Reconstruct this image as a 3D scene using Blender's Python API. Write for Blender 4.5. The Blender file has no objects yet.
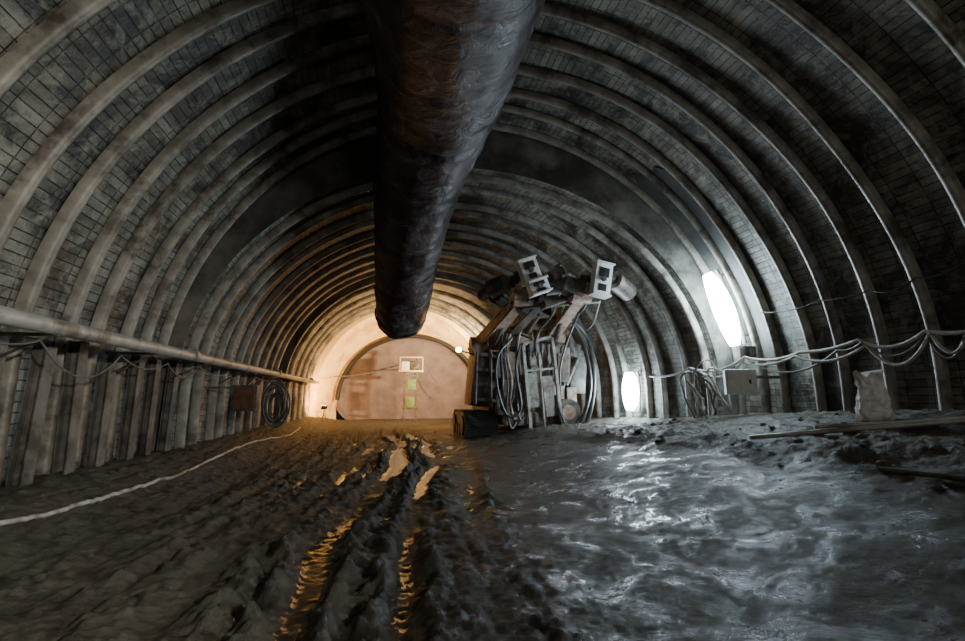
import bpy, bmesh, math, random
from mathutils import Vector, Matrix, noise
random.seed(7)
DEBUG=None
scene=bpy.context.scene
COL=scene.collection
# ---------------------------------------------------------------- camera
FPX=456.0; CX,CY=482.5,320.5; VPX,VPY=385.0,396.0
th=math.atan((VPY-CY)/FPX); ps=math.atan((CX-VPX)*math.cos(th)/FPX)
CAM=Vector((0,0,1.2))
Fv=Vector((math.sin(ps)*math.cos(th),math.cos(ps)*math.cos(th),math.sin(th)))
Rv=Vector((math.cos(ps),-math.sin(ps),0)); Uv=Rv.cross(Fv)
def ray(px,py): return Fv*FPX+Rv*(px-CX)+Uv*(CY-py)
def aty(px,py,y): d=ray(px,py); return CAM+d*(y/d.y)
def atx(px,py,x): d=ray(px,py); return CAM+d*(x/d.x)
def atz(px,py,z): d=ray(px,py); return CAM+d*((z-CAM.z)/d.z)
cd=bpy.data.cameras.new("camera"); cam=bpy.data.objects.new("camera",cd); COL.objects.link(cam)
cd.sensor_width=36; cd.lens=FPX/965*36; cd.clip_start=0.05; cd.clip_end=200
M=Matrix.Identity(4)
for i,v in enumerate((Rv,Uv,-Fv)):
    for j in range(3): M[j][i]=v[j]
M.translation=CAM; cam.matrix_world=M; scene.camera=cam
if DEBUG:
    z_,a_,b_=DEBUG; cd.lens*=z_; cd.shift_x=z_*(a_-CX)/965; cd.shift_y=-z_*(b_-CY)/965
# ---------------------------------------------------------------- materials
def newmat(name):
    m=bpy.data.materials.new(name); m.use_nodes=True
    nt=m.node_tree; return m,nt,nt.nodes["Principled BSDF"]
def ramp(nt,fac,stops):
    r=nt.nodes.new("ShaderNodeValToRGB"); e=r.color_ramp.elements
    while len(e)<len(stops): e.new(0.5)
    for k,(p,c) in enumerate(stops): e[k].position=p; e[k].color=(c[0],c[1],c[2],1)
    nt.links.new(fac,r.inputs[0]); return r.outputs[0]
def tex(nt,scale,detail=6,rough=0.6,vec=None,dist=0):
    n=nt.nodes.new("ShaderNodeTexNoise"); n.inputs["Scale"].default_value=scale
    n.inputs["Detail"].default_value=detail; n.inputs["Roughness"].default_value=rough; n.inputs["Distortion"].default_value=dist
    if vec is None:
        g=nt.nodes.new("ShaderNodeNewGeometry"); vec=g.outputs["Position"]
    nt.links.new(vec,n.inputs["Vector"]); return n.outputs["Fac"]
def bump(nt,bs,h,strength=0.5,dist=0.02,prev=None,inv=False):
    b=nt.nodes.new("ShaderNodeBump"); b.inputs["Distance"].default_value=dist; b.invert=inv
    if isinstance(strength,(int,float)): b.inputs["Strength"].default_value=strength
    else: nt.links.new(strength,b.inputs["Strength"])
    nt.links.new(h,b.inputs["Height"])
    if prev: nt.links.new(prev,b.inputs["Normal"])
    if bs: nt.links.new(b.outputs[0],bs.inputs["Normal"])
    return b.outputs[0]
def mixc(nt,fac,a,b,mode='MIX'):
    m=nt.nodes.new("ShaderNodeMix"); m.data_type='RGBA'; m.blend_type=mode
    if isinstance(fac,(int,float)): m.inputs[0].default_value=fac
    else: nt.links.new(fac,m.inputs[0])
    for k,v in ((6,a),(7,b)):
        if isinstance(v,tuple): m.inputs[k].default_value=(v[0],v[1],v[2],1)
        else: nt.links.new(v,m.inputs[k])
    return m.outputs[2]
def simple(name,c1,c2,scale=6,rough=0.6,metal=0,bs=0.3,spot=None):
    m,nt,p=newmat(name)
    n=tex(nt,scale); col=ramp(nt,n,[(0.35,c1),(0.65,c2)])
    if spot:
        n2=tex(nt,scale*0.35,8,0.7); f=ramp(nt,n2,[(0.5,(0,0,0)),(0.62,(1,1,1))]); col=mixc(nt,f,col,spot)
    nt.links.new(col,p.inputs["Base Color"]); p.inputs["Roughness"].default_value=rough; p.inputs["Metallic"].default_value=metal
    bump(nt,p,tex(nt,scale*5,4),bs,0.01); return m
def emis(name,c,s):
    m,nt,p=newmat(name); p.inputs["Base Color"].default_value=(*c,1)
    p.inputs["Emission Color"].default_value=(*c,1); p.inputs["Emission Strength"].default_value=s; return m
def lagging():
    m,nt,p=newmat("timber_lagging")
    uv=nt.nodes.new("ShaderNodeUVMap"); uv.uv_map="UVMap"
    br=nt.nodes.new("ShaderNodeTexBrick"); nt.links.new(uv.outputs[0],br.inputs["Vector"])
    br.inputs["Scale"].default_value=1; br.inputs["Brick Width"].default_value=0.34; br.inputs["Row Height"].default_value=0.115
    br.inputs["Mortar Size"].default_value=0.008; br.inputs["Mortar Smooth"].default_value=0.5
    br.offset=0.0; br.offset_frequency=3
    br.inputs["Color1"].default_value=(0.145,0.14,0.108,1); br.inputs["Color2"].default_value=(0.27,0.262,0.21,1); br.inputs["Mortar"].default_value=(0.018,0.017,0.014,1)
    n=tex(nt,0.8,10,0.72,dist=0.9)
    f=ramp(nt,n,[(0.42,(0.11,0.105,0.10)),(0.57,(1,1,1))])
    c=mixc(nt,1.0,br.outputs["Color"],f,'MULTIPLY')
    n2=tex(nt,4,9,0.75,dist=0.7); f2=ramp(nt,n2,[(0.50,(0,0,0)),(0.64,(.7,.7,.7))])
    c=mixc(nt,f2,c,(0.27,0.25,0.19))
    n3=tex(nt,2.2,9,0.75,dist=1.2); f3=ramp(nt,n3,[(0.53,(0,0,0)),(0.64,(.85,.85,.85))])
    c=mixc(nt,f3,c,(0.032,0.029,0.022))
    nt.links.new(c,p.inputs["Base Color"])
    r=ramp(nt,n,[(0.35,(0.35,0.35,0.35)),(0.6,(0.85,0.85,0.85))]); nt.links.new(r,p.inputs["Roughness"])
    b1=bump(nt,None,br.outputs["Fac"],0.8,0.025,None,True)
    bump(nt,p,tex(nt,18,7),0.7,0.02,b1); return m
LAG=lagging()
BAND=simple("stained_concrete_band",(0.055,0.05,0.042),(0.20,0.19,0.158),1.5,0.75,0,0.7,(0.04,0.037,0.03))
RIB=simple("dusty_steel",(0.14,0.127,0.10),(0.29,0.268,0.22),3.5,0.55,0.15,0.4,(0.065,0.05,0.037))
POST=simple("dusty_post_steel",(0.07,0.066,0.056),(0.15,0.143,0.12),5,0.6,0.1,0.4,(0.04,0.03,0.024))
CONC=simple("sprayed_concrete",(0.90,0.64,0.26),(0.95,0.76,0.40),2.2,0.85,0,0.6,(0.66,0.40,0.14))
SHEET=simple("dark_membrane",(0.018,0.018,0.018),(0.05,0.048,0.043),1.2,0.75,0,0.6,(0.085,0.08,0.07))
def face():
    m,nt,p=newmat("face_concrete")
    n=ramp(nt,tex(nt,1.3,8),[(0.35,(0.17,0.13,0.128)),(0.65,(0.26,0.212,0.212))])
    nt.links.new(n,p.inputs["Base Color"]); p.inputs["Roughness"].default_value=0.8
    bump(nt,p,tex(nt,7),0.5,0.05); return m
FACE=face()
def duct():
    m,nt,p=newmat("dark_duct_wrap")
    n=tex(nt,2.0,11,0.78,dist=1.2)
    c=ramp(nt,n,[(0.38,(0.016,0.010,0.012)),(0.53,(0.046,0.033,0.035)),(0.64,(0.17,0.15,0.15))])
    nt.links.new(c,p.inputs["Base Color"])
    r=ramp(nt,n,[(0.4,(0.30,)*3),(0.65,(0.6,)*3)]); nt.links.new(r,p.inputs["Roughness"])
    b=bump(nt,None,tex(nt,2.8,7,0.62,dist=1.6),0.55,0.07); bump(nt,p,tex(nt,16,5),0.3,0.012,b); return m
DUCT=duct()
def mud():
    m,nt,p=newmat("wet_mud")
    a=nt.nodes.new("ShaderNodeAttribute"); a.attribute_name="wet"
    n=tex(nt,2.6,11,0.74,dist=0.6); n2=tex(nt,9,6,0.6)
    ad=nt.nodes.new("ShaderNodeMath"); ad.operation='ADD'; nt.links.new(a.outputs["Fac"],ad.inputs[0])
    mu=nt.nodes.new("ShaderNodeMath"); mu.operation='MULTIPLY_ADD'; nt.links.new(n,mu.inputs[0]); mu.inputs[1].default_value=3.4; mu.inputs[2].default_value=-1.7
    nt.links.new(mu.outputs[0],ad.inputs[1])
    dry=ramp(nt,n2,[(0.3,(0.082,0.074,0.056)),(0.7,(0.165,0.152,0.120))])
    wetc=ramp(nt,n2,[(0.3,(0.022,0.019,0.014)),(0.7,(0.048,0.042,0.032))])
    f=ramp(nt,ad.outputs[0],[(0.0,(0,0,0)),(0.5,(1,1,1))])
    nt.links.new(mixc(nt,f,dry,wetc),p.inputs["Base Color"])
    r=ramp(nt,ad.outputs[0],[(0.0,(0.6,)*3),(0.40,(0.45,)*3),(0.6,(0.11,)*3),(1.0,(0.05,)*3)]); nt.links.new(r,p.inputs["Roughness"])
    sp=ramp(nt,ad.outputs[0],[(0.2,(0.10,)*3),(0.6,(0.5,)*3)]); nt.links.new(sp,p.inputs["Specular IOR Level"])
    st=ramp(nt,ad.outputs[0],[(0.35,(1.0,)*3),(0.7,(0.5,)*3),(1.0,(0.07,)*3)])
    b=bump(nt,None,tex(nt,6,5,0.6,dist=0.5),st,0.06); b=bump(nt,None,tex(nt,18,9,0.76),st,0.05,b); bump(nt,p,tex(nt,60,4),st,0.008,b); return m
MUD=mud()
GALV=simple("grey_pipe_paint",(0.30,0.285,0.255),(0.44,0.42,0.38),6,0.45,0.2,0.2,(0.18,0.15,0.11))
HOSEW=simple("pale_hose_rubber",(0.30,0.28,0.24),(0.46,0.43,0.38),9,0.6,0,0.2)
HOSEB=simple("black_rubber",(0.014,0.013,0.012),(0.045,0.041,0.036),9,0.45,0,0.2)
HOSEG=simple("grey_hose_rubber",(0.09,0.083,0.073),(0.17,0.16,0.14),9,0.5,0,0.2)
WHITE=simple("dirty_white_paint",(0.66,0.66,0.62),(0.82,0.82,0.78),8,0.5,0,0.2)
FRAME=simple("muddy_grey_frame",(0.28,0.258,0.215),(0.47,0.44,0.38),9,0.55,0,0.3,(0.17,0.13,0.095))
PINK=simple("muddy_machine_paint",(0.26,0.16,0.11),(0.45,0.34,0.27),6,0.55,0.1,0.3,(0.20,0.095,0.05))
BODY=simple("grimy_machine_body",(0.15,0.13,0.105),(0.30,0.27,0.22),7,0.6,0.1,0.4,(0.17,0.085,0.048))
DARK=simple("dark_machine_steel",(0.04,0.036,0.031),(0.12,0.106,0.09),7,0.5,0.3,0.3,(0.20,0.17,0.135))
RUST=simple("rusty_steel",(0.10,0.045,0.022),(0.20,0.10,0.05),8,0.8,0.2,0.4)
CHROME=simple("worn_chrome",(0.4,0.4,0.4),(0.6,0.6,0.6),10,0.25,0.9,0.1)
WOOD=simple("weathered_timber",(0.12,0.09,0.06),(0.22,0.18,0.13),8,0.8,0,0.4)
SACK=simple("woven_white_sack",(0.60,0.585,0.56),(0.78,0.76,0.73),10,0.8,0,0.5,(0.45,0.41,0.37))
BLACK=simple("black_plastic",(0.01,0.01,0.01),(0.02,0.02,0.02),5,0.4)
GREEN=simple("green_paint",(0.13,0.24,0.06),(0.20,0.32,0.10),5,0.6)
YELLOW=simple("cream_board",(0.60,0.50,0.30),(0.72,0.62,0.42),5,0.6)
COOL=emis("cool_lamp_glass",(0.68,0.86,1.0),85)
WARM=emis("warm_lamp_glass",(1.0,0.66,0.3),35)
# ---------------------------------------------------------------- mesh builder
class B:
    def __init__(s): s.bm=bmesh.new()
    def box(s,c,size,rot=None,bev=0.012):
        r=bmesh.ops.create_cube(s.bm,size=1); vs=r['verts']
        Mx=Matrix.Translation(Vector(c))@(rot.to_4x4() if rot else Matrix.Identity(4))@Matrix.Diagonal((*size,1))
        bmesh.ops.transform(s.bm,matrix=Mx,verts=vs)
        if bev:
            es=list({e for v in vs for e in v.link_edges})
            bmesh.ops.bevel(s.bm,geom=es,offset=min(bev,min(size)*0.3),segments=2,affect='EDGES',profile=0.7)
        return s
    def beam(s,p,q,w,h,bev=0.01,w2=None,h2=None):
        p=Vector(p);q=Vector(q); d=q-p; R=d.to_track_quat('Y','Z').to_matrix()
        r=bmesh.ops.create_cube(s.bm,size=1); vs=r['verts']
        for v in vs:
            t=v.co.y+0.5; ww=w+((w2 or w)-w)*t; hh=h+((h2 or h)-h)*t
            v.co=Vector((v.co.x*ww,v.co.y*d.length,v.co.z*hh))
        bmesh.ops.transform(s.bm,matrix=Matrix.Translation((p+q)/2)@R.to_4x4(),verts=vs)
        if bev:
            es=list({e for v in vs for e in v.link_edges})
            bmesh.ops.bevel(s.bm,geom=es,offset=min(bev,w*.3,h*.3),segments=2,affect='EDGES')
        return s
    def cyl(s,p,q,r,r2=None,seg=20,cap=True):
        p=Vector(p);q=Vector(q); d=q-p
        R=d.to_track_quat('Z','Y').to_matrix()
        x=bmesh.ops.create_cone(s.bm,cap_ends=cap,segments=seg,radius1=r,radius2=r if r2 is None else r2,depth=d.length)
        bmesh.ops.transform(s.bm,matrix=Matrix.Translation((p+q)/2)@R.to_4x4(),verts=x['verts']); return s
    def tube(s,pts,r,seg=10,closed=False,rf=None):
        pts=[Vector(p) for p in pts]; n=len(pts); rings=[]
        up=Vector((0,0,1)); prev=None
        for i,p in enumerate(pts):
            if closed: t=(pts[(i+1)%n]-pts[i-1])
            else: t=pts[min(i+1,n-1)]-pts[max(i-1,0)]
            t.normalize()
            if prev is None:
                a=t.cross(up); 
                if a.length<0.1: a=t.cross(Vector((1,0,0)))
                a.normalize()
            else:
                a=prev-t*prev.dot(t); a.normalize()
            prev=a; b=t.cross(a); rr=rf(i/(n-1)) if rf else r
            rings.append([s.bm.verts.new(p+(a*math.cos(2*math.pi*k/seg)+b*math.sin(2*math.pi*k/seg))*rr) for k in range(seg)])
        m=n if closed else n-1
        for i in range(m):
            A=rings[i];Bb=rings[(i+1)%n]
            for k in range(seg): s.bm.faces.new((A[k],A[(k+1)%seg],Bb[(k+1)%seg],Bb[k]))
        if not closed: s.bm.faces.new(rings[0][::-1]); s.bm.faces.new(rings[-1])
        return s
    def ball(s,c,r,sc=(1,1,1)):
        x=bmesh.ops.create_uvsphere(s.bm,u_segments=20,v_segments=12,radius=r)
        bmesh.ops.transform(s.bm,matrix=Matrix.Translation(Vector(c))@Matrix.Diagonal((*sc,1)),verts=x['verts']); return s
    def out(s,name,mat,parent=None,smooth=True,recalc=True):
        bm=s.bm
        if recalc: bmesh.ops.recalc_face_normals(bm,faces=bm.faces)
        xs=[v.co for v in bm.verts]
        lo=Vector([min(c[i] for c in xs) for i in range(3)]); hi=Vector([max(c[i] for c in xs) for i in range(3)])
        loc=Vector(((lo.x+hi.x)/2,(lo.y+hi.y)/2,lo.z))
        for v in bm.verts: v.co-=loc
        me=bpy.data.meshes.new(name); bm.to_mesh(me); bm.free()
        me.materials.append(mat)
        if smooth:
            for p in me.polygons: p.use_smooth=True
            try: me.set_sharp_from_angle(angle=math.radians(38))
            except Exception: pass
        o=bpy.data.objects.new(name,me); COL.objects.link(o)
        if parent is not None: o.parent=parent; o.location=loc-wloc(parent)
        else: o.location=loc
        return o
def wloc(o):
    l=o.location.copy()
    while o.parent: o=o.parent; l+=o.location
    return l
def empty(name,loc):
    o=bpy.data.objects.new(name,None); o.empty_display_size=0.2; COL.objects.link(o); o.location=loc; return o
def tag(o,label,cat,group=None):
    o["label"]=label; o["category"]=cat
    if group: o["group"]=group
    return o
def smooth(a,b,x):
    t=min(1,max(0,(x-a)/(b-a))); return t*t*(3-2*t)
def spline(pts,n=10):
    pts=[Vector(p) for p in pts]; P=[pts[0]*2-pts[1]]+pts+[pts[-1]*2-pts[-2]]; o=[]
    for i in range(1,len(P)-2):
        for k in range(n):
            t=k/n; a,b,c,d=P[i-1],P[i],P[i+1],P[i+2]
            o.append(0.5*((2*b)+(c-a)*t+(2*a-5*b+4*c-d)*t*t+(3*b-a-3*c+d)*t**3))
    o.append(pts[-1]); return o
def sagpts(ps,sags,n=10):
    o=[]
    for i in range(len(ps)-1):
        p,q=Vector(ps[i]),Vector(ps[i+1]); s=sags[i%len(sags)]
        for k in range(n):
            t=k/n; v=p.lerp(q,t); v.z-=s*4*t*(1-t); o.append(v)
    o.append(Vector(ps[-1])); return o
# ---------------------------------------------------------------- tunnel
STEP=8.85; STEP2=16.6; END=22.6; ZS=1.4
def params(y,kind):
    if kind==0: return 1.9,5.6,5.4
    t=min(1,max(0,(y-STEP)/(END-STEP)))
    if kind==1: return 1.85-0.95*t,5.25-0.6*t,4.42
    return 1.85-0.95*t,5.25-0.6*t-0.38,4.05
NA=72
def path(y,kind,off=0.0):
    cx,a,b=params(y,kind); a+=off;b+=off; P=[]
    for z in (-0.4,0.0,0.35,0.7,1.05): P.append((cx+a,z))
    for k in range(NA+1):
        t=math.pi*k/NA; P.append((cx+a*math.cos(t),ZS+b*math.sin(t)))
    for z in (1.05,0.7,0.35,0.0,-0.4): P.append((cx-a,z))
    return P
N=NA+11
rings=[];y=-6
while y<STEP-0.01: rings.append((y,0,0.14,y)); y+=0.55
rings.append((STEP,0,0.14,STEP)); rings.append((STEP,1,0.14,STEP+0.9)); BANDROW=len(rings)-2
y=STEP+0.55
while y<STEP2-0.01: rings.append((y,1,0.14,y+0.9)); y+=0.55
rings.append((STEP2,1,0.14,STEP2+.9)); rings.append((STEP2,2,0.14,STEP2+1.3)); BANDROW2=len(rings)-2; y=STEP2+.55
while y<END-0.01: rings.append((y,2,0.14,y+1.3)); y+=0.55
rings.append((END,2,0.14,END+1.3))
def shell(name,i0,i1):
    bm=bmesh.new(); uvl=bm.loops.layers.uv.new("UVMap"); G=[];U=[]
    for (yy,inn,off,vv) in rings:
        P=path(yy,inn,off); row=[];ur=[];s=0
        for i in range(N):
            if i: s+=math.hypot(P[i][0]-P[i-1][0],P[i][1]-P[i-1][1])
            if i0<=i<=i1:
                row.append(bm.verts.new((P[i][0],yy,P[i][1]))); ur.append((vv,s))
        G.append(row);U.append(ur)
    for r in range(len(G)-1):
        for k in range(len(G[0])-1):
            f=bm.faces.new((G[r][k],G[r][k+1],G[r+1][k+1],G[r+1][k]))
            for l,uvc in zip(f.loops,(U[r][k],U[r][k+1],U[r+1][k+1],U[r+1][k])): l[uvl].uv=uvc
            f.smooth=True
            if r in (BANDROW,BANDROW2): f.material_index=1
    me=bpy.data.meshes.new(name); bm.to_mesh(me); bm.free(); me.materials.append(LAG); me.materials.append(BAND)
    me.set_sharp_from_angle(angle=math.radians(40))
    o=bpy.data.objects.new(name,me); COL.objects.link(o); o["kind"]="structure"; return o
shell("wall_right",0,5+18); shell("ceiling",5+18,5+54); shell("wall_left",5+54,N-1)
def sweep_rings(name,specs,mat,cap=False):
    bm=bmesh.new(); G=[]
    for (yy,cx,a,b) in specs:
        row=[bm.verts.new((cx+a,yy,-0.3))]
        for k in range(61):
            t=math.pi*k/60; row.append(bm.verts.new((cx+a*math.cos(t),yy,1.0+b*math.sin(t))))
        row.append(bm.verts.new((cx-a,yy,-0.3))); G.append(row)
    for r in range(len(G)-1):
        for k in range(len(G[0])-1):
            f=bm.faces.new((G[r][k],G[r][k+1],G[r+1][k+1],G[r+1][k]))
    if cap: bm.faces.new(G[-1])
    me=bpy.data.meshes.new(name); bm.to_mesh(me); bm.free(); me.materials.append(mat)
    o=bpy.data.objects.new(name,me); COL.objects.link(o); o["kind"]="structure"; return o
DX=1.35; DA=3.72; DB=3.3; DZ=0.95
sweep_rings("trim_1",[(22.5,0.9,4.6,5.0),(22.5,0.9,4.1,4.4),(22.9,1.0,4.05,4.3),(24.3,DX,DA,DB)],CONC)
def dome():
    bm=bmesh.new(); G=[]
    rows=[(24.2,1.02),(24.6,1.0)]+[(24.6+0.9*math.sin(k/12*math.pi/2),math.cos(k/12*math.pi/2*0.98)) for k in range(1,12)]
    for (yy,s) in rows:
        row=[]
        for k in range(96):
            t=-0.5*math.pi+2*math.pi*k/96; c_,s_=math.cos(t),math.sin(t)
            row.append(bm.verts.new((DX+DA*s*c_,yy,DZ+ (DB*s*s_ if s_>0 else 1.7*s*s_))))
        G.append(row)
    for r in range(len(G)-1):
        for k in range(96): k2=(k+1)%96; bm.faces.new((G[r][k],G[r][k2],G[r+1][k2],G[r+1][k]))
    bm.faces.new(G[-1])
    for f in bm.faces: f.smooth=True
    me=bpy.data.meshes.new("wall_back"); bm.to_mesh(me); bm.free(); me.materials.append(FACE)
    o=bpy.data.objects.new("wall_back",me); COL.objects.link(o); o["kind"]="structure"
dome()
k=B(); k.tube([Vector((DX+(DA-.06)*math.cos(math.pi*i/60),23.9,DZ+.05+(DB-.02)*math.sin(math.pi*i/60))) for i in range(61)],0.11,8)
tag(k.out("rim_pipe",BLACK),"thin dark curved pipe running along the arched rim","pipe")
# ---------------------------------------------------------------- ribs
def make_rib(y,kind,w=0.13,dp=0.13):
    P=path(y,kind,0.0)
    prof=[(0.0,-w/2),(0.03,-w/2),(0.05,-w*0.46),(dp*0.7,-w*0.40),(dp*.92,-w*0.26),(dp,-w*0.08),(dp,w*0.08),(dp*.92,w*0.26),(dp*0.7,w*0.40),(0.05,w*0.46),(0.03,w/2),(0.0,w/2)]
    b=B(); bm=b.bm; G=[]; so=random.random()*90
    tilt=random.uniform(-.06,.06) if kind==0 else random.uniform(-.04,.04)
    for i in range(N):
        a=P[max(i-1,0)];c=P[min(i+1,N-1)]; tx,tz=c[0]-a[0],c[1]-a[1]; L=math.hypot(tx,tz)
        nx,nz=-tz/L,tx/L; jy=(0.15 if kind==0 else .07)*noise.noise((i*0.05,so,0))+tilt*(P[i][1]-2)/4
        G.append([bm.verts.new((P[i][0]+nx*(pn-0.13),y+py+jy,P[i][1]+nz*(pn-0.13))) for pn,py in prof])
    for i in range(N-1):
        for k in range(len(prof)):
            k2=(k+1)%len(prof); bm.faces.new((G[i][k],G[i][k2],G[i+1][k2],G[i+1][k]))
    o=b.out("steel_rib",RIB)
    if kind: return o
    cx,a,bb=params(y,kind)
    s=-1; xx=cx+s*(a-0.1); h=1.72+random.uniform(-.14,.12)
    k=B(); bm=k.bm; pr=[(-.08,-.065),(.08,-.065),(.08,-.05),(.01,-.05),(.01,.05),(.08,.05),(.08,.065),(-.08,.065),(-.08,.05),(-.01,.05),(-.01,-.05),(-.08,-.05)]
    pr=[(q[1],q[0]) for q in pr]
    lean=random.uniform(-.12,.12)
    lo=[bm.verts.new((xx+q[0]+.04,y+q[1],-0.3)) for q in pr]; hi=[bm.verts.new((xx+q[0]*0.98-s*.05,y+q[1]+lean,h)) for q in pr]
    for q in range(12): bm.faces.new((lo[q],lo[(q+1)%12],hi[(q+1)%12],hi[q]))
    bm.faces.new(hi); bm.faces.new(lo[::-1])
    k.out("leg",POST,o)
    return o
outer_y=[-2.6,-1.85,-1.1,-0.35,0.4,1.15,1.9,2.65,3.4,4.15,4.98,5.6,6.3,6.85,7.55,8.05,8.66]
for yy in outer_y:
    tag(make_rib(yy,0,0.13),"dusty grey steel arch rib supporting timber lagging","tunnel rib","arch ribs of the wide section")
for yy in (9.1,9.7,10.6,11.15,12.1,12.7,13.6,14.5,15.5,16.4):
    tag(make_rib(yy,1,0.12 if yy<12 else .16,0.14),"dusty steel arch rib in the narrower section, mud streaked","tunnel rib","arch ribs of the narrow section")
for yy in (17.0,18.5,20.0,21.3,22.2):
    tag(make_rib(yy,2,0.24,0.14),"broad steel arch rib lit orange near the end wall","tunnel rib","arch ribs beside the end wall")
def sheet(y0,y1,t0,t1,lab,seed):
    b=B(); bm=b.bm; G=[]; ny=24; nt_=60
    for i in range(ny+1):
        yy=y0+(y1-y0)*i/ny; row=[]
        for k in range(nt_+1):
            e0=t0+2.5*noise.noise((yy*1.5,seed,0)); e1=t1+14*noise.noise((yy*2.2,seed,7))
            t=math.radians(e0+(e1-e0)*k/nt_); w=0.015*noise.noise((yy*1.3,t*6,seed))
            o=0.12+w; row.append(bm.verts.new((1.9+(5.6+o)*math.cos(t),yy,ZS+(5.4+o)*math.sin(t))))
        G.append(row)
    for i in range(ny):
        for k in range(nt_): bm.faces.new((G[i][k],G[i][k+1],G[i+1][k+1],G[i+1][k]))
    tag(b.out("membrane_sheet",SHEET),lab,"plastic sheet")
sheet(7.5,8.8,6,52,"smooth dark membrane sheet fixed behind the ribs beside the lamp",3)
# ---------------------------------------------------------------- floor
def hgt(x,y):
    n1=noise.noise((x*0.45,y*0.4,1)); n2=noise.noise((x*1.7,y*1.5,4)); n3=noise.noise((x*6,y*5,9)); n4=noise.noise((x*17,y*15,2))
    ns=noise.noise((x*8+0.5*math.sin(y*.5),y*0.9,31)); ns2=noise.noise((x*19,y*2.2,37))
    left=smooth(1.8,0.3,x)
    z=0.03*n1+0.018*n2+(0.008+0.008*left)*n3+(0.006+0.012*left)*n4+left*(0.018*ns+0.014*ns2)
    fade=smooth(20,12,y)*smooth(-2,0.5,y)
    xw=x+0.26*math.sin(y*0.42+0.5)+0.22*noise.noise((x*0.6,y*0.45,13))+0.06*noise.noise((x*2,y*1.3,17))-0.05*(y-3)*smooth(2,6,y)
    for i,(c,wd,dpth) in enumerate(((-2.3,.15,.025),(-1.8,.08,.038),(-1.40,.06,.036),(-0.95,.11,.042),(-0.62,.06,.036),(-0.27,.15,.10),(0.08,.07,.052),(0.36,.11,.075),(0.95,.14,.035))):
        d=(xw-c)/wd
        if abs(d)<4.5:
            br=0.7+1.0*noise.noise((i*7.3,y*0.5,2)); br=max(0.05,min(1.25,br))
            z+=fade*br*(-dpth*math.exp(-d*d)*(1+0.4*n3)+dpth*0.7*math.exp(-(abs(d)-1.75)**2*1.8)*(0.6+1.6*n3+0.9*n4+0.25*math.sin(y*21+i+2.5*n3)))
    hb=1.0 if y<4.5 else 1.0-0.42*smooth(4.5,12,y)-0.55*smooth(12,20,y)
    z+=hb*(0.68*smooth(1.2,5.4,x)+0.10*smooth(4.1,4.7,x+0.3*n1+0.15*n2+0.1*(y-4))+0.20*smooth(4.8,6.6,x))
    z-=0.04*math.exp(-((x-4.0+0.3*n1-0.06*(y-4))/0.16)**2)*smooth(6.5,4.5,y)
    z+=0.3*smooth(-2.0,-3.5,x)+smooth(-2.4,-3.2,x)*0.04*abs(n3)
    z+=smooth(3.6,4.6,x)*(0.04*n3+0.03*abs(n4)+0.03*n2)
    wl=-0.064+0.020*smooth(3.0,6.5,y)
    wet=smooth(0.2,1.3,x)*smooth(4.6,3.5,x)*0.30
    wet+=0.16*smooth(-1.0,-0.5,x)*smooth(1.0,0.2,x)
    wet*=1-0.8*smooth(12,18,y)
    if x<2.5 and z<wl+0.010:
        wet=2.4
        if x>-1.3: z=max(z,wl)
        else: wet=0.3
    return z,wet
def gz(x,y): return hgt(x,y)[0]
def hit(px,py):
    d=ray(px,py).normalized(); t=1.0
    while t<40:
        p=CAM+d*t
        if p.z<gz(p.x,p.y): return p
        t+=0.02
    return p
bm=bmesh.new()
ys=[-6+k*0.35 for k in range(19)]; y=0.62
while y<25.3: ys.append(y); y*=1.0066
NX=460; G=[];W=[]
for yy in ys:
    row=[]
    for i in range(NX+1):
        t=i/NX; x=-3.95+t*11.75
        z,w=hgt(x,yy); row.append(bm.verts.new((x,yy,z))); W.append(w)
    G.append(row)
for r in range(len(G)-1):
    for k in range(NX): bm.faces.new((G[r][k],G[r][k+1],G[r+1][k+1],G[r+1][k])).smooth=True
me=bpy.data.meshes.new("floor"); bm.to_mesh(me); bm.free(); me.materials.append(MUD)
at=me.attributes.new("wet",'FLOAT','POINT'); at.data.foreach_set("value",W)
fl=bpy.data.objects.new("floor",me); COL.objects.link(fl); fl["kind"]="structure"
# ---------------------------------------------------------------- ventilation duct
dp=[Vector((1.1,-3.0,5.25)),Vector((1.06,0.5,5.2)),aty(476,-150,3.0),aty(440,85,6.2),aty(413,212,9.0),aty(400,320,12.2)]
cp=spline(dp,40); b=B(); bm=b.bm; G=[]; seg=72; L=0
def drad(y): return 1.02-0.35*smooth(4.0,12.2,y)
for i,p in enumerate(cp):
    if i: L+=(p-cp[i-1]).length
    t=(cp[min(i+1,len(cp)-1)]-cp[max(i-1,0)]).normalized(); a=t.cross(Vector((0,0,1))).normalized(); u=a.cross(t)
    seam=-0.035*math.exp(-((L%1.5-0.8)/0.06)**2)
    row=[]
    for k in range(seg):
        q=2*math.pi*k/seg
        wr=0.045*noise.noise((math.cos(q)*1.4,math.sin(q)*1.4,L*0.5))+0.028*noise.noise((math.cos(q)*3+L*.5,math.sin(q)*3,L*1.1+5))+0.022*noise.noise((math.cos(q)*2+L*0.9,math.sin(q)*2,L*4.5))
        lw=1 if i<len(cp)-12 else 1-0.08*((i-len(cp)+12)/12)**2
        r=(drad(p.y)+seam+wr)*lw
        row.append(bm.verts.new(p+(a*math.cos(q)+u*math.sin(q))*r))
    G.append(row)
for i in range(len(G)-1):
    for k in range(seg): bm.faces.new((G[i][k],G[i][(k+1)%seg],G[i+1][(k+1)%seg],G[i+1][k]))
dobj=b.out("ventilation_duct",DUCT); sm=dobj.modifiers.new("thick",'SOLIDIFY'); sm.thickness=0.012
tag(dobj,"large dusty purple-black wrinkled ventilation duct hanging under the crown","ventilation duct")
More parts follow.
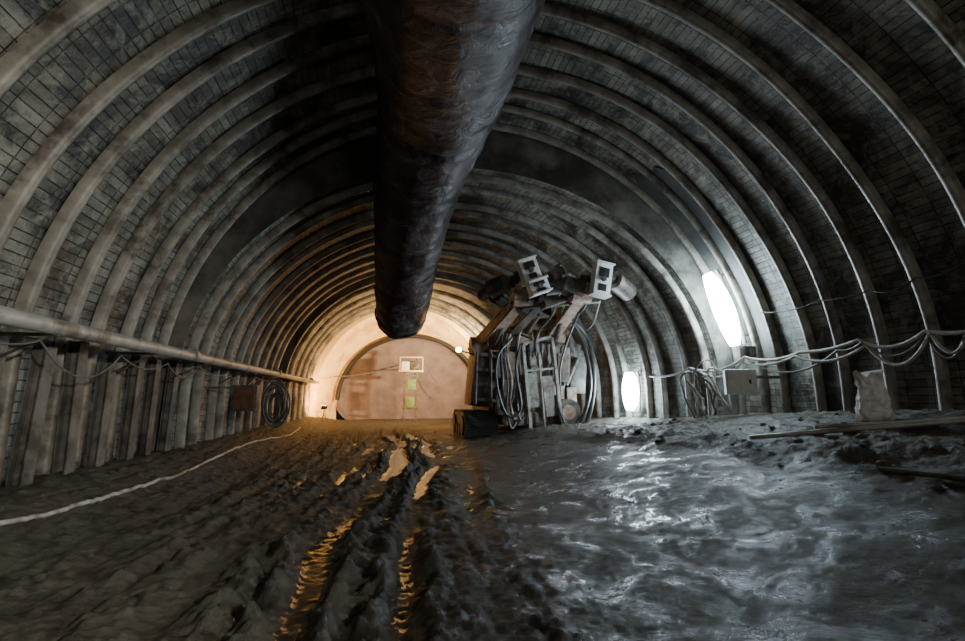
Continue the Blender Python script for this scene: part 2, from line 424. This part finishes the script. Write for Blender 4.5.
for fi in (0.42,0.56,0.7,0.84,0.95):
    i=int(fi*(len(cp)-1)); p=cp[i]
    top=ZS+ (5.35 if p.y<STEP else 4.3)
    for s in (-0.45,0.45):
        k=B(); k.cyl(p+Vector((s*1.2,0,drad(p.y)*.82)),(p.x+s*0.6,p.y,top),0.008,seg=6)
        k.out("hanger_wire",DARK,dobj)
for back,rr in ((4,.65),(14,.68),(24,.70),(34,.73)):
    i=len(cp)-back; p=cp[i]; t=(cp[i+1]-cp[i-1]).normalized(); a=t.cross(Vector((0,0,1))).normalized(); u=a.cross(t)
    k=B(); k.tube([p+(a*math.cos(q/36*2*math.pi)+u*math.sin(q/36*2*math.pi))*rr for q in range(36)],0.026,6,True); k.out("hoop",DUCT,dobj)
# ---------------------------------------------------------------- lamps
def light(name,typ,loc,e,c,size=0.3,sy=None,target=None):
    l=bpy.data.lights.new(name,typ); l.energy=e; l.color=c
    if typ=='AREA':
        l.size=size
        if sy: l.shape='RECTANGLE'; l.size_y=sy
    else: l.shadow_soft_size=size
    o=bpy.data.objects.new(name,l); COL.objects.link(o); o.location=loc
    if target is not None: o.rotation_euler=(Vector(target)-Vector(loc)).to_track_quat('-Z','Y').to_euler()
    return o
def wall_tube(y,kind,t0,t1,off,w,mat,label,energy,target,col,ln):
    cx,a,bb=params(y,kind); a-=off;bb-=off
    pt=lambda t,o=0:Vector((cx+(a-o)*math.cos(t),y,ZS+(bb-o)*math.sin(t)))
    ts=[math.radians(t0+(t1-t0)*k/10) for k in range(11)]
    e=empty("flood_lamp",pt(ts[5])); 
    k=B()
    k.tube([pt(t,-w*.5-.02) for t in ts],0.05,12)
    k.out("housing",POST,e)
    k=B(); k.tube([pt(t) for t in ts],w*0.46,20,rf=lambda u:w*0.46*(0.45+0.55*math.sin(u*math.pi)**.8)); k.out("glass_tube",mat,e)
    for i in (1,9):
        k=B(); k.beam(pt(ts[i],-0.2),pt(ts[i],-off-0.1),0.03,0.03,0.004); k.out("bracket",DARK,e)
    tag(e,label,"lamp")
    light("flood_light",'AREA',pt(ts[5],w*.5+.05),energy,col,0.3,ln,target)
    return e
wall_tube(8.2,0,9.5,27.5,0.30,0.46,COOL,"long glaring cool white flood lamp slanting along the arch rib",50,(-1.5,5.0,3.2),(0.86,0.93,1.0),1.3)
wall_tube(11.5,1,-8,6,0.24,0.48,COOL,"cool white flood lamp on the wall beyond the machine",50,(1.5,8.5,2.0),(0.88,0.94,1.0),0.8)
def work_or_fill_lamp(loc,target,energy,label,size=0.32,col=(1.0,0.6,0.26),glass=None,spot=None):
    loc=Vector(loc); g=Vector((loc.x,loc.y,gz(loc.x,min(loc.y,25)))); e=empty("work_or_fill_lamp",g)
    k=B()
    for a in range(3):
        q=a*2.094+0.4; k.cyl(g+Vector((math.cos(q)*size,math.sin(q)*size,0)),g+Vector((0,0,(loc.z-g.z)*0.55)),0.015,seg=8)
    k.cyl(g+Vector((0,0,(loc.z-g.z)*0.5)),loc-Vector((0,0,0.1)),0.018,seg=8); k.out("tripod",DARK,e)
    d=(Vector(target)-loc).normalized(); R=d.to_track_quat('Y','Z').to_matrix()
    k=B(); k.box(loc,(size+.06,0.1,size*.75),R,0.02); k.out("lamp_head",BLACK,e)
    k=B(); k.box(loc+d*0.055,(size,0.02,size*.62),R,0.004); k.out("lamp_glass",glass or WARM,e)
    tag(e,label,"work lamp")
    if spot:
        l=light("work_or_fill_light",'SPOT',loc+d*0.12,energy,col,0.15,None,target); l.data.spot_size=math.radians(spot); l.data.spot_blend=1.0
    else: light("work_or_fill_light",'AREA',loc+d*0.09,energy,col,size,size*.6,target)
work_or_fill_lamp((4.3,20.4,2.6),(0.6,23.0,5.4),1000,"orange work lamp on tripod facing the end wall",0.32,(1,.70,.38))
work_or_fill_lamp((-2.6,21.4,0.7),(-3.4,22.2,1.9),240,"low orange work lamp standing by the wall foot",0.2,(1,.5,.16))
work_or_fill_lamp((3.6,18.0,2.4),(-2.9,20.2,2.4),360,"orange work lamp behind the drilling machine",0.32,(1,.5,.18))
work_or_fill_lamp((2.2,-1.9,2.3),(-3.7,3.0,1.5),1700,"added white fill lamp on tripod, unseen behind the camera, facing the ribbed wall",0.32,(1.0,.98,.9),WHITE,76)  # unseen fill spot added behind the camera to brighten the left wall
for (lx,ly,lz,en,c) in ((-1.0,-2.2,2.2,95,(1.0,.97,0.9)),(4.8,-2.4,4.2,140,(1.0,.97,0.90))):  # two bulbs added out of view behind the camera as general fill
    e=empty("fill_bulb",(lx,ly,lz)); k=B(); k.ball((lx,ly,lz),0.09); k.out("bulb",WHITE,e)
    k=B(); k.cyl((lx,ly,lz+0.07),(lx,ly,lz+0.22),0.045); k.cyl((lx,ly,lz+.2),(lx,ly,ZS+4.6),0.008,seg=6); k.out("socket",BLACK,e)
    tag(e,"added fill bulb on a black cord, unseen behind the camera","lamp"); light("fill_bulb_light",'POINT',(lx,ly+0.25,lz-0.15),en,c,0.25)
# ---------------------------------------------------------------- left pipe
px=-3.0
k=B(); k.cyl((px,-5.5,1.86),(px,22.0,1.78),0.075,seg=24); pipe=k.out("water_pipe",GALV)
for yy in range(-4,22,6):
    k=B(); k.cyl((px,yy-0.05,1.85),(px,yy+0.05,1.85),0.095,seg=24); k.out("coupling",GALV,pipe)
for yy in (0.4,2.65,4.92,6.87,8.62,11.0,13.5,16.6,19.7):
    k=B(); k.beam((px+0.02,yy,1.76),(-3.6,yy,1.76),0.04,0.03,0.004); k.beam((px-0.03,yy,1.76),(-3.6,yy,1.45),0.03,0.02,0.004)
    k.out("bracket",DARK,pipe)
tag(pipe,"long grey steel water pipe on brackets along the ribs","pipe")
L=[(-60,545),(0,526),(70,509),(130,492),(190,472),(235,449),(262,441),(288,436),(300,428)]
pts=spline([hit(*q) for q in L],14); pts=[Vector((p.x,p.y,gz(p.x,p.y)+0.018)) for p in pts]
k=B(); k.tube(pts,0.022,10); tag(k.out("ground_hose",FRAME),"pale muddy hose lying across the mud to the wall","hose")
ps=[Vector((-3.12,yy,1.68+0.03*math.sin(yy*3))) for yy in (1.9,3.4,4.15,4.92,6.25,7.47,8.62,10.2,12.2,14.4,17,20)]
k=B(); k.tube(sagpts(ps,[0.10,0.24,0.06,0.30,0.12,0.2]),0.010,8); tag(k.out("hanging_cable",HOSEG),"thin grey cable sagging beneath the wall pipe","cable")
c=aty(281,405,10.6); c.x-=.12; k=B(); pts=[]
for i in range(8*28+1):
    q=i/28*2*math.pi; lp=i/28; r=0.27+0.09*math.sin(lp*2.3)+.03*math.sin(i*.3); pts.append(c+Vector((math.cos(q)*r*.75+.04*math.sin(lp*1.7),-0.1+0.2*i/(8*28),math.sin(q)*r*1.35-.05*math.cos(lp*2.9))))
k.tube(pts,0.019,8); tag(k.out("hose_coil",HOSEG),"loose bundle of dark hose hung on the wall below the pipe","hose coil")
c=aty(246,398,9.9); e=empty("junction_box",(c.x,c.y,c.z-0.3)); k=B(); k.box(c,(0.45,0.25,0.5),None,0.02); k.out("body",DARK,e)
k=B(); k.box(c+Vector((0,-0.13,0)),(0.38,0.02,0.4),None,0.006); k.out("door",RUST,e)
k=B(); k.beam(c+Vector((-0.1,0,0.2)),(-3.45,c.y,c.z+.2),0.04,0.04); k.out("bracket",DARK,e)
tag(e,"rusty brown junction box bolted between ribs","junction box")
# ---------------------------------------------------------------- right side cables
XW=7.05
runs=[([(1100,318),(965,332),(925,331),(858,340),(800,352),(745,357),(690,368),(650,376)],[0.12,0.02,0.16,0.05,0.1,0.16,0.08],0.028,HOSEW,"pale grey hose slung along the ribs"),
([(1100,325),(965,341),(930,333),(866,345),(795,356),(742,362),(700,372)],[0.25,0.2,0.36,0.16,0.1,0.2],0.024,HOSEW,"pale grey hose slung loosely along the ribs"),
([(1100,340),(965,336),(926,334),(862,342),(838,350),(748,360)],[0.1,0.3,0.25,0.05,0.3],0.019,HOSEG,"grey cable drooping between hooks"),
([(965,262),(915,278),(870,290),(820,300),(760,312)],[0.06,0.1,0.04,0.08],0.012,HOSEB,"thin black cable strung above the hoses")]
for L,sg,r,m,lab in runs:
    P=[]
    for i,(a,b_) in enumerate(L):
        p=atx(a,b_,XW-0.02*random.random()); 
        if p.y>STEP-0.2: p=atx(a,b_,6.6)
        P.append(p)
    k=B(); k.tube(sagpts(P,sg,10),r,8); tag(k.out("wall_hose",m),lab,"hose","hoses along the lamp-side wall")
for (cxp,cyp,r,rz,m,yy,of) in ((706,388,0.26,0.55,HOSEW,7.9,0),(692,392,0.2,0.45,HOSEG,8.0,1),(724,386,0.30,0.40,HOSEW,7.8,2),(713,395,0.17,0.35,HOSEG,7.7,3),(700,398,0.26,0.3,HOSEW,7.85,4)):
    c=aty(cxp,cyp,yy); pts=[]
    for i in range(37):
        q=i/18*math.pi; pts.append(c+Vector((math.cos(q+.3*of)*r*(0.75+.25*math.sin(q))+0.05*math.sin(i*.25+of),0.06*i/37+0.02*math.sin(i),math.sin(q)*rz*(1+.15*math.cos(q+of)))))
    k=B(); k.tube(spline(pts,3),0.02,8); tag(k.out("hose_loop",m),"loop of hose hanging from a hook beside the lamp","hose","hose loops beside the lamp")
c=aty(740,382,7.4); g=gz(c.x,c.y); e=empty("switch_box",(c.x,c.y,c.z-.2))
RZ=Matrix.Rotation(-0.55,3,'Z')
k=B(); k.box(c,(0.52,0.24,0.46),RZ,0.02); k.out("body",WHITE,e)
k=B(); k.box(c+RZ@Vector((0,-0.13,0)),(0.44,0.02,0.38),RZ,0.006); k.out("door",WHITE,e)
k=B(); k.box(c+RZ@Vector((0.14,-0.15,0)),(0.03,0.03,0.08),RZ,0.004); k.out("handle",BLACK,e)
k=B(); k.beam(c+Vector((0,.05,.1)),(7.45,c.y+.1,c.z+.1),0.05,0.05); k.out("bracket",DARK,e)
tag(e,"grey-white electrical switch box bracketed to the ribs","switch box")
c=aty(748,352,7.9); e=empty("transformer",(c.x,c.y,c.z-.12)); k=B(); k.box(c,(0.26,0.16,0.24),None,0.03); k.out("body",DARK,e); k=B(); k.cyl(c+Vector((0,-.1,0)),c+Vector((0,-.05,0)),0.08); k.out("cap",HOSEG,e)
k=B(); k.beam(c,(7.45,8.05,c.z),0.03,0.03); k.out("bracket",DARK,e)
tag(e,"small dark transformer box fixed under the flood lamp","transformer")
# ---------------------------------------------------------------- sack
c=hit(877,421); g=gz(c.x,c.y); sc_=c.y/4.3
b=B(); bm=b.bm; G=[]; ns=48; nr=40
for i in range(nr+1):
    t=i/nr
    if t<0.08: wv=0.86+0.14*math.sin(t/0.08*math.pi/2)
    else: wv=1-0.26*smooth(0.1,.85,t)+.12*smooth(.85,1,t)
    dv=0.13*(math.sin(min(1,(t+0.05)/0.2)*math.pi/2))*(1-0.8*smooth(0.4,.9,t)); row=[]
    for k in range(ns):
        q=2*math.pi*k/ns; cxx=math.copysign(abs(math.cos(q))**0.7,math.cos(q)); syy=math.copysign(abs(math.sin(q))**0.8,math.sin(q))
        nn=noise.noise((cxx*2,syy*2,t*5)); nf=abs(noise.noise((cxx*3+t*4,syy*3,t*9)))
        ztop=(0.05*abs(cxx)+.03*math.sin(cxx*7))*smooth(.8,1,t)
        row.append(bm.verts.new((cxx*(0.16*wv+0.03*nn+0.02*nf),syy*(dv+0.04*nn+.045*nf),t*0.54+ztop)))
    G.append(row)
for i in range(nr):
    for k in range(ns): bm.faces.new((G[i][k],G[i][(k+1)%ns],G[i+1][(k+1)%ns],G[i+1][k]))
bm.faces.new(G[0]); bm.faces.new(G[-1])
bmesh.ops.transform(bm,matrix=Matrix.Translation((c.x,c.y,g-0.02))@Matrix.Rotation(-0.75,4,'Z')@Matrix.Rotation(-0.04,4,'Y')@Matrix.Scale(sc_,4),verts=bm.verts)
sk=b.out("sack",SACK); tag(sk,"filled crumpled whitish woven sack standing on the mud bank","sack")
def ground_line(name,a,b_,r,mat,lab,cat,sq=False,ext=0):
    p=hit(*a);q=hit(*b_); d=(q-p); q=q+d*ext; zs=[gz(*(p.lerp(q,t/12).xy)) for t in range(13)]
    z0=zs[0];z1=zs[-1]; lift=max(zs[i]-(z0+(z1-z0)*i/12) for i in range(13))
    a=Vector((p.x,p.y,z0+lift*0.75+r)); c=Vector((q.x,q.y,z1+lift*0.75+r)); k=B()
    if sq: k.beam(a,c,r*4,r*2,0.006)
    else: k.cyl(a,c,r,seg=16)
    return tag(k.out(name,mat),lab,cat)
ground_line("steel_pipe",(750,443),(962,428),0.026,GALV,"long muddy steel pipe lying on the earth bank","pipe",ext=.3)
ground_line("steel_pipe",(815,432),(963,422),0.022,GALV,"thin grey steel pipe lying on the earth bank","pipe",ext=.3)
ground_line("steel_pipe",(880,474),(962,484),0.022,POST,"short muddy steel pipe at the edge of the bank","pipe",ext=.2)
for i in range(80):
    if i<60: x=random.uniform(3.9,6.9); y_=random.uniform(2.4,8.5)
    else: x=random.uniform(-3.3,-2.3); y_=random.uniform(3.5,10)
    s=random.uniform(0.02,0.06); b=B(); bmesh.ops.create_icosphere(b.bm,subdivisions=2,radius=s)
    o=random.random()*50
    for v in b.bm.verts: v.co*=1+0.6*noise.noise(v.co*(1.1/s)+Vector((o,0,0))); v.co.z*=0.65
    bmesh.ops.translate(b.bm,vec=(x,y_,gz(x,y_)+s*0.2),verts=b.bm.verts)
    tag(b.out("mud_clod",MUD),"lump of dried grey mud on the ground","mud clod","mud clods along the wall foot")
# ---------------------------------------------------------------- platform at the end face
tx=aty(411,370,22.9); e=empty("equipment_platform",(tx.x,23.0,0.0))
k=B(); k.beam((tx.x-.3,23.0,-0.05),(tx.x-.3,23.0,3.2),0.07,0.07); k.beam((tx.x+.3,23.0,-0.05),(tx.x+.3,23.0,3.2),0.07,0.07); 
for z in (0.6,1.3,2.2): k.beam((tx.x-.4,22.96,z),(tx.x+.4,22.96,z),0.06,0.07)
k.out("frame",WOOD,e)
k=B(); k.box((tx.x,22.9,2.4),(1.2,0.5,0.09),None,0.01)
for s in (-.55,.55): k.beam((tx.x+s,22.7,2.4),(tx.x+s,22.7,3.1),.05,.05)
k.beam((tx.x-.55,22.7,3.08),(tx.x+.55,22.7,3.08),.05,.05); k.out("platform",YELLOW,e)
k=B(); k.box((tx.x+.18,22.9,2.68),(0.42,0.3,0.46),None,0.02); k.out("equipment_case",DARK,e)
k=B(); k.box((tx.x-.28,22.9,2.66),(0.38,0.3,0.42),None,0.02); k.out("equipment_case",WHITE,e)
for z_,x_,w_,h_ in ((1.75,.05,.4,.5),(0.9,.0,.4,.5)):
    k=B(); k.box((tx.x+x_,22.9,z_),(w_,0.04,h_),None,0.01); k.out("panel",GREEN,e)
tag(e,"small pale equipment platform with green panels before end wall","equipment platform")
k=B(); k.tube(sagpts([(-2.3,22.0,2.1),(-.2,23.6,2.5),(2.0,24.2,3.0),(3.0,24.0,1.5)],[0.1,0.15,0.2]),0.022,8); tag(k.out("hanging_cable",HOSEG),"cable strung across the end wall","cable")
# ---------------------------------------------------------------- drilling machine
MY=12.3
def Q(a,b_,dy=0.0): return aty(a,b_,MY+dy-2.1*smooth(332,292,b_))
base=Vector((3.2,13.5,0.0)); mach=empty("drilling_machine",base)
tag(mach,"mud-covered tracked tunnel drilling machine with raised booms and hanging hoses","drilling machine")
def track(xc,w):
    y0,y1=12.5,14.7; r=0.36; k=B(); bm=k.bm; out=[]
    n=16
    for i in range(n+1): q=-math.pi/2-math.pi*i/n; out.append((y0+r+math.cos(q)*r,r+math.sin(q)*r))
    for i in range(n+1): q=math.pi/2-math.pi*i/n; out.append((y1-r+math.cos(q)*r,r+math.sin(q)*r))
    A=[bm.verts.new((xc-w/2,p[0],p[1]+0.03)) for p in out]; C=[bm.verts.new((xc+w/2,p[0],p[1]+0.03)) for p in out]
    for i in range(len(out)): j=(i+1)%len(out); bm.faces.new((A[i],A[j],C[j],C[i]))
    bm.faces.new(A); bm.faces.new(C[::-1])
    per=[]; 
    for i in range(len(out)):
        a=Vector((0,*out[i])); c=Vector((0,*out[(i+1)%len(out)])); m=max(1,int((c-a).length/0.16))
        for s in range(m): per.append((a.lerp(c,s/m),(c-a).normalized()))
    for p,t in per: 
        nrm=Vector((0,-t.z,t.y)); pp=p+nrm*0.02
        k.beam(Vector((xc-w/2-.02,pp.y,pp.z+.03)),Vector((xc+w/2+.02,pp.y,pp.z+.03)),0.05,0.05,0)
    t=k.out("crawler_track",HOSEB,mach)
    for yy in (y0+r,y0+.85,y0+1.25,y1-r):
        rr=0.27 if yy in (y0+r,y1-r) else 0.16
        k=B(); k.cyl((xc-w/2-.05,yy,0.38 if rr>.2 else 0.25),(xc+w/2+.05,yy,0.38 if rr>.2 else .25),rr,seg=20)
        k.out("road_wheel",HOSEB,t)
xl=Q(483,420).x; xr=Q(556,420).x
track(xl,.9); track(xr,0.75)
x0=Q(490,400).x; x1=Q(563,400).x
k=B(); k.box(((x0+x1)/2,14.0,0.95),(x1-x0-0.1,2.6,0.6),None,0.08); k.box(((x0+x1)/2+.1,14.0,1.7),(x1-x0-0.3,1.5,0.95),None,0.2)
k.box(((x0+x1)/2+0.1,12.8,0.75),(1.2,0.5,0.7),None,0.05)
k.out("chassis",DARK,mach)
k=B(); k.box(Q(531,384,.45),(1.85,0.7,2.35),Matrix.Rotation(0.03,3,'Y'),0.1)
k.box(Q(505,365,.05),(.5,.3,.75),Matrix.Rotation(.05,3,'Y'),.04); k.box(Q(505,402,.1),(.55,.3,.7),Matrix.Rotation(-.02,3,'Y'),.04); k.box(Q(562,368,.05),(.38,.3,.8),Matrix.Rotation(.08,3,'Y'),.04); k.box(Q(570,398,.2),(.3,.3,.6),None,.04)
for i,(a_,b_,w_,h_) in enumerate(((515,360,.3,.35),(517,395,.28,.4),(565,352,.25,.25),(540,418,.8,.3))): k.box(Q(a_,b_,.08),(w_,.12,h_),None,.02)
for i in range(6): k.cyl(Q(508+i*11,346,.05),Q(509+i*11,372+7*(i%3),.05),0.035,seg=10)
k.out("body",BODY,mach)
k=B(); k.box(Q(575,372,.6),(.5,.6,1.3),Matrix.Rotation(.1,3,'Y'),.1); k.box(Q(570,350,.3),(.45,.5,.4),Matrix.Rotation(.3,3,'Y'),.06); k.cyl(Q(566,385,.2),Q(580,352,.2),.07); k.out("side_tank",DARK,mach)
k=B(); k.box(Q(485,378,0.4)+Vector((0,0.4,0)),(0.80,1.1,1.6),Matrix.Rotation(0.10,3,'Y'),0.2)
for i in range(4): k.box(Q(486,355+i*15,-0.24),(0.58,0.06,0.08),Matrix.Rotation(.1,3,'Y'),0.015)
k.cyl(Q(477,352,-.3),Q(475,404,-.3),0.05); k.cyl(Q(491,350,-.3),Q(491,408,-.3),0.04)
k.out("engine_cover",DARK,mach)
k=B(); k.box(Q(512,340,0.2),(1.05,0.8,0.45),Matrix.Rotation(-0.12,3,'Y'),0.04); k.box(Q(547,335,0.2),(0.9,0.7,0.45),Matrix.Rotation(0.1,3,'Y'),0.05); k.box(Q(480,347,0.4),(0.6,0.6,0.3),Matrix.Rotation(-0.5,3,'Y'),0.05)
k.box(Q(528,322,.2),(1.0,.6,.4),Matrix.Rotation(.15,3,'Y'),.05); k.box(Q(560,324,.2),(.55,.6,.45),Matrix.Rotation(-.25,3,'Y'),.05)
k.out("boom_mount",PINK,mach)
k=B(); A=[Q(523,345,-.25),Q(552,336,-.25),Q(562,427,-.25),Q(531,433,-.25)]
for i in range(4): k.beam(A[i],A[(i+1)%4],0.09,0.09)
k.beam(A[0].lerp(A[3],.3),A[1].lerp(A[2],.36),0.06,0.06)
k.beam(A[0].lerp(A[1],.5),A[3].lerp(A[2],.45),0.08,0.05)
fr=k.out("front_frame",FRAME,mach); fr["label"]="muddy beige-grey tilted guard frame"
for a_,b_,w_,h_,r_ in ((533,390,.28,.95,-.1),(549,396,.30,1.1,-.1),(535,358,.34,.4,-.1),(551,358,.2,.3,-.1)):
    k=B(); k.box(Q(a_,b_,-.17),(w_,0.08,h_),Matrix.Rotation(r_,3,'Y'),0.02); k.out("panel",FRAME,mach)
for i in range(4):
    k=B(); k.cyl(Q(530+i*6,344,-.3),Q(530+i*6,352,-.3),0.05,seg=12); k.cyl(Q(530+i*6,352,-.3),Q(530+i*6,356,-.3),0.03,seg=12)
    k.out("valve",DARK,mach)
def hose(L,r=0.03,m=HOSEG,n=8):
    k=B(); k.tube(spline([Q(*p) for p in L],n),r,8); return k.out("hydraulic_hose",m,mach)
for i in range(4):
    x=500+i*5+random.uniform(-1.5,1.5); e_=random.uniform(-22,3)
    hose([(x+6+i,316+i%3*5,-.1),(x+1,334,-.3),(x-2+random.uniform(-3,3),355,-.38),(x+random.uniform(-4,4),385+e_*.5,-.42),(x+1,410+e_,-.38),(x+random.uniform(1,7),428+e_,-.3),(x+12,414+e_,-.2),(x+10,388+e_*.5,-.15)],0.028 if i%2 else 0.042,[HOSEB,HOSEG,PINK,HOSEB,HOSEB][i%5])
hose([(512,338,-.4),(498,356,-.5),(497,385,-.52),(507,415,-.5),(521,408,-.45),(516,370,-.42),(520,345,-.4)],0.034,HOSEB)
for off,m in ((0,HOSEB),(6,HOSEB)):
    hose([(552,322,-.1),(572-off*.3,320,-.3),(589-off,342,-.45),(594-off*.6,385,-.45),(587-off,422,-.4),(573-off*.7,434-off,-.35),(561,420-off,-.3),(556,395,-.2)],0.06,m)
hose([(520,300,-.2),(505,306,-.3),(492,322,-.3),(488,345,-.2)],0.03,HOSEB)
hose([(585,300,-.6),(575,322,-.6),(566,345,-.5),(560,370,-.3),(561,400,-.2)],0.03,HOSEB)
hose([(560,292,-.6),(552,315,-.6),(540,330,-.5),(535,345,-.3)],0.03,HOSEG)
hose([(600,300,-.8),(592,325,-.7),(580,330,-.5),(568,318,-.4)],0.028,HOSEG)
hose([(540,298,-.4),(530,318,-.5),(521,330,-.4),(517,350,-.3)],0.03,PINK)
hose([(590,296,-.7),(580,312,-.7),(560,318,-.6),(540,312,-.5),(528,300,-.5)],0.03,HOSEB)
hose([(515,292,-.5),(508,310,-.5),(512,330,-.4),(530,338,-.4)],0.03,HOSEB)
def boom(p,q,w,mt,name="boom"):
    k=B(); k.beam(p,q,w,w*0.9,0.03,w*0.75,w*0.7); k.cyl(p+Vector((-w*.7,0,0)),p+Vector((w*.7,0,0)),w*0.62); k.cyl(q+Vector((-w*.55,0,0)),q+Vector((w*.55,0,0)),w*0.5)
    return k.out(name,mt,mach)
boom(Q(480,346,0.6),Q(522,298,-.1),0.42,PINK); boom(Q(548,338,.4),Q(580,294,-.6),0.42,PINK); boom(Q(505,338,.4),Q(545,296,-.3),0.36,DARK)
def ram(p,q,r=0.07):
    k=B(); m=p.lerp(q,.55); k.cyl(p,m,r); o=k.out("hydraulic_ram",DARK,mach); k=B(); k.cyl(m,q,r*.5); k.cyl(q-Vector((r,0,0)),q+Vector((r,0,0)),r); k.out("ram_rod",CHROME,o)
ram(Q(490,352,.3),Q(512,305,-.2)); ram(Q(555,345,.2),Q(566,300,-.5)); ram(Q(525,335,0),Q(556,288,-.5)); ram(Q(514,318,-.2),Q(586,284,-.7),.06)
def feed(p,q):
    k=B(); d=(q-p).normalized(); k.beam(p,q,0.2,0.13,0.01); n=9
    for i in range(n+1):
        c=p.lerp(q,i/n); k.box(c,(0.27,0.05,0.18),d.to_track_quat('Y','Z').to_matrix(),0.01)
    f=k.out("feed_beam",DARK,mach)
    k=B(); a=p.lerp(q,.3)+Vector((0,0,.15)); c=p.lerp(q,.55)+Vector((0,0,.15)); k.beam(a,c,0.22,0.2,.03); k.cyl(c,q+Vector((0,0,.15)),0.03); k.cyl(a-d*.15,a,0.08); k.out("rock_drill",PINK,f)
feed(Q(500,318,-.2),Q(560,270,-.6)); feed(Q(536,306,0.6),Q(604,290,-.6)); feed(Q(492,300,1.0),Q(526,270,0.6))
k=B(); k.cyl(Q(522,305,-.4),Q(600,298,-.6),0.12); k.cyl(Q(545,290,-.5),Q(596,282,-.6),0.15); k.cyl(Q(585,275,-.7),Q(583,300,-.7),0.11); k.cyl(Q(556,272,-.5),Q(560,302,-.5),0.12); k.box(Q(572,288,-.6),(0.5,0.4,0.38),Matrix.Rotation(.3,3,'Y'),.05); k.box(Q(552,300,-.4),(0.55,0.4,0.3),Matrix.Rotation(-.3,3,'Y'),.05); k.box(Q(520,306,-.2),(.45,.4,.34),Matrix.Rotation(.4,3,'Y'),.05); k.box(Q(538,312,-.1),(.6,.4,.3),Matrix.Rotation(-.1,3,'Y'),.05); k.box(Q(568,310,-.2),(.4,.4,.4),Matrix.Rotation(.5,3,'Y'),.05)
k.out("boom_knuckle",DARK,mach)
k=B(); k.cyl(Q(613,280,-.9),Q(628,292,-.5),0.22,seg=28); k.cyl(Q(606,276,-.9),Q(613,280,-.9),0.13,seg=24); k.out("rotation_motor",DARK,mach)
k=B(); k.cyl(Q(490,290,.2),Q(506,283,-.1),0.22,seg=28); k.cyl(Q(482,296,.5),Q(490,290,.2),0.14); k.out("rotation_motor",DARK,mach)
def head(cx,cy,w,h,rot,dy):
    c=Q(cx,cy,dy); R=Matrix.Rotation(rot,3,'Y'); k=B(); k.box(c,(w,0.26,h),R,0.02)
    k.box(c+R@Vector((0,-.02,h/2)),(w*1.08,0.34,0.04),R,0.01); k.box(c+R@Vector((0,-.02,-h/2)),(w*1.08,0.34,0.04),R,0.01)
    o=k.out("boom_head",WHITE,mach)
    for z_,w_,h_ in ((.2,.6,.3),(-.28,.45,.22)):
        k=B(); k.box(c+R@Vector((0,-.135,h*z_)),(w*w_,0.02,h*h_),R,0.004); k.out("opening",BLACK,o)
    k=B(); k.cyl(c+R@Vector((0,-.13,-h*.02)),c+R@Vector((0,-.19,-h*.02)),w*.13,seg=20); k.out("bolt_cap",DARK,o)
head(529,271,0.42,0.52,-0.35,-.7); head(601,280,0.40,0.74,0.18,-.9); head(538,287,0.45,0.3,-0.35,-.75)
k=B(); c=Q(567,412,-.15); k.cyl(c+Vector((0,-.12,0)),c+Vector((0,.12,0)),0.36,seg=32); o=k.out("wheel",DARK,mach)
k=B(); k.cyl(c+Vector((0,-.15,0)),c+Vector((0,-.11,0)),0.2,seg=24); k.out("hub",PINK,o)
k=B(); c=Q(458,350,.2); k.cyl(c+Vector((0,-.12,0)),c,0.1,0.07,seg=20); k.beam(c,Q(476,355,.3),0.04,0.04); o=k.out("headlamp",DARK,mach)
k=B(); k.cyl(c+Vector((0,-.14,0)),c+Vector((0,-.115,0)),0.08,seg=20); k.out("lamp_glass",WARM,o)
# ---------------------------------------------------------------- world
w=bpy.data.worlds.new("World"); scene.world=w; w.use_nodes=True
w.node_tree.nodes["Background"].inputs[0].default_value=(0.7,0.7,0.7,1); w.node_tree.nodes["Background"].inputs[1].default_value=0.015
